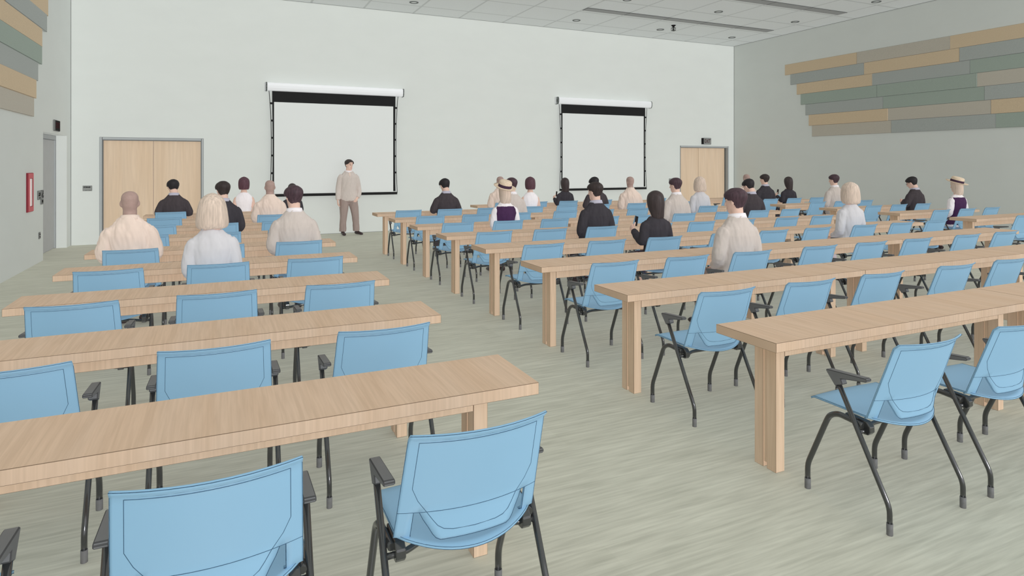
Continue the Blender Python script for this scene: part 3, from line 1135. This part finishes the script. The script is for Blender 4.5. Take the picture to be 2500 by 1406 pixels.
def side_plate(y0, y1, z0, z1, name, label):
    t = tag(empty(name, (XL, (y0 + y1) / 2, (z0 + z1) / 2)), label, 'sign')
    w, h = (y1 - y0) / 2, (z1 - z0) / 2
    bm = bmesh.new()
    box(bm, .002, .014, -w, w, -h, h, .004)
    link('plate', bm, t, ('sign_grey', 'dark_line'))
    return t, w, h


t, w, h = side_plate(12.736, 12.925, 1.052, 1.203, 'room_sign', 'square grey sign plate closer to the red cabinet')
bm = bmesh.new()
for a, b, c, d in ((-.05, .06, .022, .042), (-.05, .06, -.005, .015), (-.07, .02, -.012, .0)):
    box(bm, .0145, .0165, a, b, c, d)
for k in range(10):
    a0, a1 = 2 * pi * k / 10, 2 * pi * (k + 1) / 10
    quad(bm, [(.0165, 0.01, -.045), (.0165, .01 + .022 * cos(a0), -.045 + .022 * sin(a0)), (.0165, .01 + .022 * cos((a0 + a1) / 2), -.045 + .022 * sin((a0 + a1) / 2)), (.0165, .01 + .022 * cos(a1), -.045 + .022 * sin(a1))])
link('pictogram', bm, t, ('sign_dark',))
t, w, h = side_plate(12.95, 13.095, 1.062, 1.207, 'accessibility_sign', 'grey wheelchair-access sign plate at the edge of the door niche')
bm = bmesh.new()
loft(bm, [(.016, .012, .048), (.016, .012, .060)], [.008, .008], 8)
loft(bm, [(.016, .012, .045), (.016, .005, .0), (.016, -.03, -.01), (.016, -.04, -.035)], [.006] * 4, 8)
loft(bm, [(.016, .012 + .036 * cos(a), -.02 + .036 * sin(a)) for a in [radians(d) for d in range(60, 361, 30)]], [.005] * 11, 8)
link('pictogram', bm, t, ('sign_dark',))
t, w, h = side_plate(12.932, 13.095, .966, 1.056, 'room_sign', 'small grey plate with a black square under the wheelchair-access sign')
bm = bmesh.new()
box(bm, .0145, .0165, -.035, .04, -.018, .03)
box(bm, .0145, .0165, -.01, .01, -.036, -.026)
link('pictogram', bm, t, ('sign_dark',))

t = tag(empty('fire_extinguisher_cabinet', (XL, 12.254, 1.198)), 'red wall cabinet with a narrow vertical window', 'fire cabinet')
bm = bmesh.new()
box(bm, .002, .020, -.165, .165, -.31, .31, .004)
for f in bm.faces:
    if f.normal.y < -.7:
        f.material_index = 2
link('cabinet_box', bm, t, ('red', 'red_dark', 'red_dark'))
bm = bmesh.new()
box(bm, .0205, .027, -.145, .16, -.305, .305, .003)
dr = link('cabinet_door', bm, t, ('red', 'red_dark'))
bm = bmesh.new()
box(bm, .0275, .030, -.055, .065, -.225, .225, .008)
link('window', bm, dr, ('pale_glass', 'red_dark'))

t = tag(empty('power_outlet', (XL, 12.863, .451)), 'grey power outlet low on the wall beside the door niche', 'outlet')
bm = bmesh.new()
box(bm, .002, .012, -.05, .05, -.056, .056, .004)
link('cover_plate', bm, t, ('outlet', 'dark_line'))
for z in (.022, -.022):
    bm = bmesh.new()
    box(bm, .0125, .016, -.018, .018, z - .014, z + .014, .003)
    link('socket', bm, t, ('sign_dark', 'sign_dark'))

# ------------------------------------------------------------------ ceiling fittings
for ri, (y0, y1) in enumerate(((12.952, 13.222), (10.668, 10.95))):
    t = tag(empty('air_diffuser', (7.98, (y0 + y1) / 2, ZC)), ['grey linear ceiling slot diffuser, row next to the screen wall', 'grey linear ceiling slot diffuser, row farther from the screen wall'][ri], 'air vent', 'linear slot diffusers in the ceiling')
    hw = (y1 - y0) / 2
    for k in range(5):
        a, b = k * 1.2205, (k + 1) * 1.2205 - .004
        if not in_view(7.98 + a, 7.98 + b, y0, y1, ZC - .01, ZC):
            continue
        bm = bmesh.new()
        box(bm, a, b, -hw, hw, -.012, -.001, .006)
        link('diffuser_section', bm, t, ('vent', 'dark_line'))
LIGHT_NAMES = {}
RN = ['row next to the screen wall', 'second row from the screen wall', 'third row from the screen wall']
PN = {13.745: 'beside the long bare wall', 11.12: 'second in from the long bare wall', 8.41: 'third in from the long bare wall', 4.045: 'above the standing speaker'}
lamp_proto = None
for x, y, r in ((4.045, 14.22, 0), (8.41, 14.22, 0), (11.12, 14.22, 0), (13.745, 14.22, 0), (8.41, 11.95, 1), (11.12, 11.95, 1), (13.745, 11.95, 1), (13.745, 9.68, 2)):
    t = tag(empty('downlight', (x, y, ZC)), 'round recessed downlight, %s, %s' % (RN[r], PN[x]), 'ceiling light', 'recessed downlights')
    if lamp_proto is None:
        bm = bmesh.new()
        n = 24
        prof = [(.105, -.001), (.105, -.012), (.098, -.016), (.078, -.016), (.072, -.010), (.072, -.001)]
        rings = [[bm.verts.new((q * cos(2 * pi * k / n), q * sin(2 * pi * k / n), z)) for k in range(n)] for q, z in prof]
        for A, B in zip(rings, rings[1:]):
            for k in range(n):
                bm.faces.new((A[k], A[(k + 1) % n], B[(k + 1) % n], B[k]))
        a = link('trim_ring', bm, t, ('ring',))
        bm = bmesh.new()
        bmesh.ops.create_circle(bm, cap_ends=True, radius=.0715, segments=24)
        for v in bm.verts:
            v.co.z = -.004
        b = link('lens', bm, t, ('lens',))
        lamp_proto = (a, b)
    else:
        for q in lamp_proto:
            c = q.copy()
            c.parent = t
            COL.objects.link(c)
t = tag(empty('ceiling_sensor', (11.10, 13.633, ZC)), 'small black pendant device hanging from the ceiling tiles', 'sensor')
bm = bmesh.new()
loft(bm, [(0, 0, -.002), (0, 0, -.022)], [.06, .055], 14)
link('ceiling_plate', bm, t, ('sign_black',))
bm = bmesh.new()
loft(bm, [(0, 0, -.02), (0, 0, -.05), (0, 0, -.075)], [.045, .022, .03], 12)
link('stem', bm, t, ('sign_black',))
bm = bmesh.new()
for sx in (-.04, .04):
    for sy in (-.04, .04):
        loft(bm, [(sx, sy, -.07), (sx, sy, -.145)], [.006, .006], 6)
box(bm, -.046, .046, -.046, .046, -.15, -.142)
box(bm, -.046, .046, -.046, .046, -.078, -.07)
box(bm, -.02, .02, -.02, .02, -.142, -.10)
link('cage', bm, t, ('dark_line',))

# ------------------------------------------------------------------ tables
Y0, PITCH, DEP, TW, TZ, TT = 2.3004, 1.2721, .4213, 2.4217, .7523, .049
LX, RX, TX = -1.2375, 2.514, 11.129
ROWN = ['rear row', 'second row from the rear', 'third row from the rear', 'fourth row from the rear', 'fifth row from the rear', 'fourth row from the screens',
        'third row from the screens', 'second row from the screens', 'row closest to the screens']
ROWS_ = ['rear row', 'second row', 'third row', 'fourth row', 'fifth row', 'sixth row', 'seventh row', 'eighth row', 'ninth row']


def build_table():
    root = empty('training_table', (0, 0, 0))
    bm = bmesh.new()
    box(bm, 0, TW - .002, 0, DEP, TZ - TT, TZ, .0018)
    link('tabletop', bm, root, ('wood_top', 'edge'))
    lx = (.166, TW - .166 - .064)
    bm = bmesh.new()
    box(bm, lx[0] + .065, lx[1] - .001, .154, .174, .615, TZ - TT - .001, .0016)
    link('apron', bm, root, ('wood_leg', 'edge'))
    for x in lx:
        for y in (.154, .240):
            bm = bmesh.new()
            box(bm, x, x + .064, y, y + .062, 0.0005, TZ - TT - .001, .0016)
            link('leg', bm, root, ('wood_leg', 'edge'))
        bm = bmesh.new()
        box(bm, x + .006, x + .058, .217, .2395, .03, TZ - TT - .002)
        link('leg_spacer', bm, root, ('wood_leg',))
    return root


def copy_tree(o, parent=None):
    c = o.copy()
    COL.objects.link(c)
    c.parent = parent
    if parent is not None:
        c.matrix_parent_inverse = o.matrix_parent_inverse
    for ch in list(o.children):
        copy_tree(ch, c)
    return c


table_proto = build_table()
used = False
chair_spots = []   # (x, y, block, row, seat)
for block, x0s in (('L', [LX]), ('R', [RX, RX + TW, RX + 2 * TW]), ('T', [TX])):
    for r in range(9):
        if block == 'T' and r < 2:
            continue
        for ti, x0 in enumerate(x0s):
            if block == 'R' and r == 8 and ti == 0:
                continue
            y = Y0 + PITCH * r
            for k in (-1, 0, 1):
                chair_spots.append((x0 + 1.211 + k * .7615, y - .300, block, r, ti * 3 + k + 1))
            if not in_view(x0, x0 + TW, y, y + DEP, .0, TZ, -4):
                continue
            o = table_proto if not used else copy_tree(table_proto)
            used = True
            o.location = (x0, y, 0)
            if block == 'L':
                lab = 'pale oak table, %s of the narrow block facing the storage doors' % ROWS_[r]
            elif block == 'R':
                lab = 'pale oak table, %s of the wide block, %s' % (ROWS_[r], ['next to the centre aisle', 'middle of three', 'end by the side aisle'][ti])
            else:
                lab = 'pale oak table, %s of the small block by the panelled long wall' % ROWS_[r]
            tag(o, lab, 'table', 'training tables in rows')


# ------------------------------------------------------------------ chairs
ZCR, ZLIP, ZTOP = .560, .819, .841


def bk_w(z):
    return .245 - .017 * (z - .463) / .385


def bk_y(u, z):
    zz = z if z < ZLIP else ZLIP
    y = -.040 - .3420 * (zz - .482)
    y -= .050 * (1 - u * u)
    if z > ZLIP:
        y -= (z - ZLIP) * 1.1
    return y


def tg_y(u, z):   # the tongue below the crease hangs almost upright
    return bk_y(u, ZCR) - .004 * (ZCR - z) / .09


def build_chair():
    root = empty('shell_chair', (0, 0, 0))
    # backrest -----------------------------------------------------
    bm = bmesh.new()
    us = [-1, -.96, -.88, -.80, -.73, -.6, -.4, -.2, 0, .2, .4, .6, .73, .80, .88, .96, 1]
    zs = [ZCR, .59, .64, .70, .75, .795, ZLIP, .831, ZTOP]
    G = [[bm.verts.new((u * bk_w(z), bk_y(u, z), z)) for u in us] for z in zs]
    for a, b in zip(G, G[1:]):
        for i in range(len(us) - 1):
            bm.faces.new((a[i], a[i + 1], b[i + 1], b[i]))
    for lo, hi in ((0, 3), (len(us) - 4, len(us) - 1)):   # side straps
        prev = G[0][lo:hi + 1]
        for z in (.528, .498, .471, .463):
            cur = []
            for u in us[lo:hi + 1]:
                uu = u * (.97 if z < .468 else 1)
                cur.append(bm.verts.new((uu * bk_w(z), bk_y(u, z) + (.012 if z < .468 else 0), z)))
            for i in range(len(cur) - 1):
                bm.faces.new((cur[i], cur[i + 1], prev[i + 1], prev[i]))
            prev = cur
    tl, th = 4, 12
    prev = G[0][tl:th + 1]
    for z, k in ((.538, .94), (.513, .85), (.491, .78), (.478, .72), (.471, .64)):
        cur = []
        for u in us[tl:th + 1]:
            uu = u * k
            cur.append(bm.verts.new((uu * bk_w(ZCR), tg_y(uu, z), z)))
        for i in range(len(cur) - 1):
            bm.faces.new((cur[i], cur[i + 1], prev[i + 1], prev[i]))
        prev = cur
    for f in bm.faces:
        f.smooth = True
    rim = [[v.co.copy() for v in e.verts] for e in bm.edges if e.is_boundary]
    me = realize(bm, [('SOLIDIFY', dict(thickness=.008, offset=0.0, material_offset_rim=1, use_rim=True))])
    # seam lines drawn on the rear face
    bm = bmesh.new()
    bm.from_mesh(me)
    bpy.data.meshes.remove(me)

    def seam(pts, r=.0009):
        loft(bm, pts, [r] * len(pts), 5, 2)

    def rear(u, z):
        f = bk_y if z >= ZCR else tg_y
        return (u * bk_w(max(z, ZCR) if z < ZCR else z), f(u, z) - .0046, z)
    seam([rear(u / 10, ZCR) for u in range(-10, 11)])
    half = [(-.86, .811), (-.86, .75), (-.86, .70), (-.86, .648), (-.77, .603), (-.64, .560), (-.56, .533), (-.50, .515), (-.42, .503), (-.30, .498), (0, .496)]
    line = [rear(u, z) for u, z in half] + [rear(-u, z) for u, z in half[-2::-1]]
    seam(line)
    seam([rear(u / 10 * .86, .811) for u in range(-10, 11)])
    seam([rear(u / 10, .819) for u in range(-10, 11)], .0010)
    for a, b in rim:
        loft(bm, [a + Vector((0, -.0042, 0)), b + Vector((0, -.0042, 0))], [.0010, .0010], 4, 2)
    link('backrest', bm, root, ('shell', 'shell_rim', 'shell_line'))
    # seat ---------------------------------------------------------
    bm = bmesh.new()
    us = [i / 9 for i in range(-9, 10)]
    ts = [0, .02, .06, .14, .25, .38, .5, .62, .74, .84, .92, 1]
    G = []
    for t_ in ts:
        row = []
        for u in us:
            yr = -.036 - .105 * (max(0, 1 - u * u)) ** .9
            yf = .285 - .012 * u * u
            y = yf + (yr - yf) * t_
            w = .236
            s = max(0, min(1, (t_ - .05) / .5))
            s = s * s * (3 - 2 * s)
            z = .4700 - .030 * (1 - u * u) * s
            if t_ < .05:
                z -= .010 * (1 - t_ / .05)
            row.append(bm.verts.new((u * w, y, z)))
        G.append(row)
    for a, b in zip(G, G[1:]):
        for i in range(len(us) - 1):
            bm.faces.new((a[i], a[i + 1], b[i + 1], b[i]))
    for f in bm.faces:
        f.smooth = True
    rim = [[v.co.copy() for v in e.verts] for e in bm.edges if e.is_boundary]
    me = realize(bm, [('SOLIDIFY', dict(thickness=.008, offset=0.0, material_offset_rim=1, use_rim=True))])
    bm = bmesh.new()
    bm.from_mesh(me)
    bpy.data.meshes.remove(me)
    for a, b in rim:
        for dz in (.0040, -.0040):
            loft(bm, [a + Vector((0, 0, dz)), b + Vector((0, 0, dz))], [.0009, .0009], 4, 2)
    link('seat', bm, root, ('shell', 'shell_rim', 'shell_line'))
    # legs ---------------------------------------------------------
    for s in (-1, 1):
        bm = bmesh.new()
        p = bend_path([(s * .268, -.165, .045), (s * .268, -.165, .118), (s * .268, .093, .600)], .03, 4)
        loft(bm, p, [.0118] * len(p), 10)
        leg = link('leg', bm, root, ('steel',))
        bm = bmesh.new()
        loft(bm, [(s * .268, -.165, .0005), (s * .268, -.165, .052)], [.0135, .0135], 12)
        link('foot_cap', bm, leg, ('foot',))
        bm = bmesh.new()
        p = bend_path([(s * .255, .277, .045), (s * .255, .277, .125), (s * .255, .160, .400)], .03, 4)[:-1] + \
            smooth_path([(s * .255, .178, .358), (s * .255, .150, .412), (s * .254, .105, .438), (s * .250, .05, .436), (s * .245, -.02, .428)], 4)
        loft(bm, p, [.0135] * len(p), 10)
        leg = link('leg', bm, root, ('steel',))
        bm = bmesh.new()
        loft(bm, [(s * .255, .277, .0005), (s * .255, .277, .052)], [.0150, .0150], 12)
        link('foot_cap', bm, leg, ('foot',))
        # armrest: pad on a front bracket
        bm = bmesh.new()
        prism(bm, [(.152, .640), (.150, .648), (-.055, .662), (-.064, .656), (-.060, .645), (.070, .622), (.060, .598), (.102, .580)], 'x',
              s * .268 - .019 - s * .006, s * .268 + .019 - s * .006, .0035, 0, 1)
        link('armrest', bm, root, ('armpad', 'arm_edge'))
        # hinge bracket under the seat corner
        bm = bmesh.new()
        xa, xb = sorted((s * .205, s * .238))
        prism(bm, [(.075, .425), (.08, .452), (-.03, .448), (-.05, .428), (-.052, .402), (-.038, .386), (-.008, .384), (.012, .404)], 'x', xa, xb, .004)
        link('hinge_bracket', bm, root, ('steel',))
    bm = bmesh.new()
    p = bend_path([(-.262, -.014, .398), (-.20, -.014, .398), (-.13, .02, .404), (.13, .02, .404), (.20, -.014, .398), (.262, -.014, .398)], .03, 3)
    loft(bm, p, [.0105] * len(p), 10)
    link('crossbar', bm, root, ('steel',))
    return root


chair_proto = build_chair()
used = False
SEATN = {'L': ['seat by the grey side door', 'middle seat', 'seat on the centre aisle'],
         'T': ['first seat from the side aisle', 'middle seat', 'seat by the long bare wall']}
NTH = ['first', 'second', 'third', 'fourth', 'fifth', 'sixth', 'seventh', 'eighth', 'ninth']
for x, y, block, r, seat in chair_spots:
    if not in_view(x - .25, x + .25, y - .2, y + .28, .0, .83, -3):
        continue
    o = chair_proto if not used else copy_tree(chair_proto)
    used = True
    o.location = (x, y, 0)
    if block == 'L':
        lab = 'blue shell chair, narrow block facing storage doors, %s, %s' % (ROWS_[r], SEATN['L'][seat])
    elif block == 'R':
        lab = 'light blue shell chair, wide block, %s, %s seat from the centre aisle' % (ROWS_[r], NTH[seat])
    else:
        lab = 'blue shell chair, small block by panelled wall, %s, %s' % (ROWS_[r], SEATN['T'][seat])
    tag(o, lab, 'chair', 'blue shell chairs at the tables')
CH = {(b, r, s): (x, y) for x, y, b, r, s in chair_spots}

# kind, block, row, seat, x shift, size, label
SIT = [
    ('bald', 'L', 4, 0, -0.030, 1.0, 'shaved-headed person in a cream shirt, seated before the storage doors, large and close'),
    ('look_down', 'L', 8, 0, 0.035, .99, 'black-haired person in a charcoal suit seated in front of the storage doors'),
    ('suit', 'L', 6, 1, 0.040, 1.04, 'dark-suited person partly hidden behind the blonde bobbed person of the narrow block'),
    ('blonde', 'L', 3, 1, -0.050, 1.01, 'blonde bobbed person in a pale grey jacket, middle seat of the narrow block'),
    ('bald', 'L', 7, 2, -0.030, 1.02, 'shaved-headed person in a cream shirt seated against the projector screen corner'),
    ('knit', 'L', 4, 2, -0.030, 1.04, 'dark-haired person in an oatmeal sweater, aisle seat of the narrow block'),
    ('look_down', 'R', 7, 1, -0.010, 1.01, 'black-haired person in a charcoal suit seated alone between the two screens'),
    ('bald', 'R', 8, 3, -0.030, 1.02, 'shaved-headed person in a cream shirt half hidden behind the straw hat'),
    ('knit', 'R', 6, 2, -0.030, 1.05, 'dark-haired person in an oatmeal sweater beside the straw-hatted woman'),
    ('hat', 'R', 5, 1, 0.030, .98, 'person in a straw hat and plum waistcoat, against the end wall between screens'),
    ('bob', 'R', 7, 3, 0.045, 1.02, 'burgundy-bobbed person in a white sleeveless top, between straw hat and second screen'),
    ('long', 'R', 8, 5, 0.020, .99, 'long-haired person in a black jacket at the corner of the second screen'),
    ('look_down', 'R', 7, 5, 0.030, 1.02, 'black-haired person in glasses half hidden behind a dark-suited man'),
    ('suit', 'R', 4, 2, 0.030, 1.04, 'dark-suited brown-haired person seated in front of the second screen'),
    ('bald', 'R', 7, 6, -0.030, 1.04, 'shaved-headed person in a cream shirt against the second screen'),
    ('long', 'R', 3, 2, 0.025, .97, 'long-haired person in a black jacket, the largest of the dark-haired women'),
    ('knit', 'R', 5, 5, -0.010, 1.06, 'dark-haired person in an oatmeal sweater seated before the exit doors'),
    ('blonde', 'R', 6, 7, -0.050, 1.04, 'blonde bobbed person in pale grey seated before the exit doors'),
    ('knit', 'R', 2, 2, 0.010, 1.06, 'dark-haired person in an oatmeal sweater, the largest figure in the wide block'),
    ('bald', 'T', 8, 1, -0.030, 1.04, 'shaved-headed person in a cream shirt at the corner with the bare wall'),
    ('look_down', 'R', 5, 7, 0.000, 1.04, 'black-haired person in glasses and dark suit beside the big oatmeal sweater'),
    ('suit', 'T', 7, 0, 0.025, 1.07, 'dark-suited person seated in the small block near the room corner'),
    ('long', 'T', 7, 1, 0.020, 1.03, 'long-haired person in a black jacket against the long bare wall'),
    ('knit', 'T', 6, 1, 0.000, 1.06, 'dark-haired person in an oatmeal sweater against the long bare wall'),
    ('blonde', 'R', 3, 6, -0.030, 1.06, 'blonde bobbed person in pale grey seated in the wide block before the long bare wall'),
    ('look_down', 'T', 5, 2, 0.035, 1.05, 'black-haired person in a charcoal suit with folded arms against the long bare wall'),
    ('hat', 'T', 4, 1, 0.030, 1.06, 'person in a straw hat and plum waistcoat against the long bare wall'),
]
fresh = set(KIND)


def person_at(kind, x, y, rz, label, size=1.0):
    o = protos[kind]
    if kind in fresh:
        fresh.discard(kind)
    else:
        o = copy_tree(o)
    o.location = (x, y, 0)
    o.rotation_euler = (0, 0, rz)
    o.scale = (1, 1, 1)
    tag(o, label, 'person', 'seated audience')
    return o


for kind, b, r, s, dx, size, label in SIT:
    x, y = CH[(b, r, s)]
    ang = -min(.28 * atan2(x, y), radians(9)) * (.25 if s % 3 == 2 else 1)
    p = person_at(kind, x + dx, y + .005, ang, label, size)
    if kind == 'long':
        bm = bmesh.new()
        box(bm, -.006, .006, -.012, .040, -.03, .085, .002)
        hd = link('folder', bm, None, ('folder', 'sign_black'))
        hd.location = p.matrix_basis @ Vector((-.054, .340, .942))
        hd.rotation_euler = (0.1, .1, ang)
        tag(hd, {('R', 8): 'dark folder held by the long-haired person at the second screen corner', ('R', 3): 'dark folder held by the largest long-haired person', ('T', 7): 'dark folder held by the long-haired person against the long bare wall'}[(b, r)], 'folder')
# two more listeners beyond the first row of the narrow block, on stools
for kind, x, lab in (('bob', .38, 'burgundy-bobbed person in a white sleeveless top beside the storage doors'),
                     ('long', 1.265, 'dark-clothed person hidden behind the oatmeal sweater, below the first screen')):
    y = 13.16
    q = person_at(kind, x, y, 0, lab)
    q.scale = [(1 if kind == 'bob' else .94)] * 3
    t = tag(empty('stool', (x, y + .055, 0)), 'black stool under the ' + lab.split(' person')[0] + ' person past the tables', 'stool')
    t.scale = q.scale
    bm = bmesh.new()
    loft(bm, [(0, 0, .425), (0, 0, .432), (0, 0, .452), (0, 0, .457)], [.15, .16, .16, .15], 24)
    link('seat', bm, t, ('stool',))
    for q in range(4):
        a = pi / 4 + q * pi / 2
        bm = bmesh.new()
        loft(bm, [(.11 * cos(a), .11 * sin(a), .425), (.17 * cos(a), .17 * sin(a), .0005)], [.012, .011], 8)
        link('leg', bm, t, ('stool',))



# ------------------------------------------------------------------ light
w = bpy.data.worlds.new('world')
scene.world = w
w.use_nodes = True
bg = w.node_tree.nodes['Background']
bg.inputs[0].default_value = (.97, .98, 1.0, 1)
bg.inputs[1].default_value = 0.86


def sun(name, to_light, strength, color=(1, 1, 1), shadow=False, angle=20):
    ld = bpy.data.lights.new(name, 'SUN')
    ld.energy = strength
    ld.color = color
    ld.angle = radians(angle)
    ld.use_shadow = shadow
    o = bpy.data.objects.new(name, ld)
    COL.objects.link(o)
    d = Vector(to_light).normalized()
    o.rotation_euler = d.to_track_quat('Z', 'Y').to_euler()
    o.location = d * 3 + Vector((5, 2, 3))
    return o


SC = (1.0, 1.0, 1.03)
SF = (1.0, 1.0, 1.09)
sun('key_light', (.14, -.92, .31), 1.44, SC, False, 6)
sun('soft_key_light', (.06, -1, .20), 1.0, SC, True, 110)
sun('fill_light', (.75, -.1, .30), .54, SF, False)
sun('fill_light_2', (-.75, -.1, .35), .31, SF, False)
sun('bounce_light', (0, -.12, -1), .80, SF, False)
sun('top_light', (0, -.1, 1), .12, SC, False)
# added unseen area light, no fixture: soft top fill for the rear half
ld = bpy.data.lights.new('overhead_fill', 'AREA')
ld.shape = 'RECTANGLE'
ld.size, ld.size_y = 17.0, 11.0
ld.energy = 85
o = bpy.data.objects.new('overhead_fill', ld)
COL.objects.link(o)
o.location = (6.0, 1.8, ZC - .06)
scene.cycles.max_bounces = 5
scene.cycles.diffuse_bounces = 3
scene.cycles.glossy_bounces = 2
scene.cycles.use_denoising = True
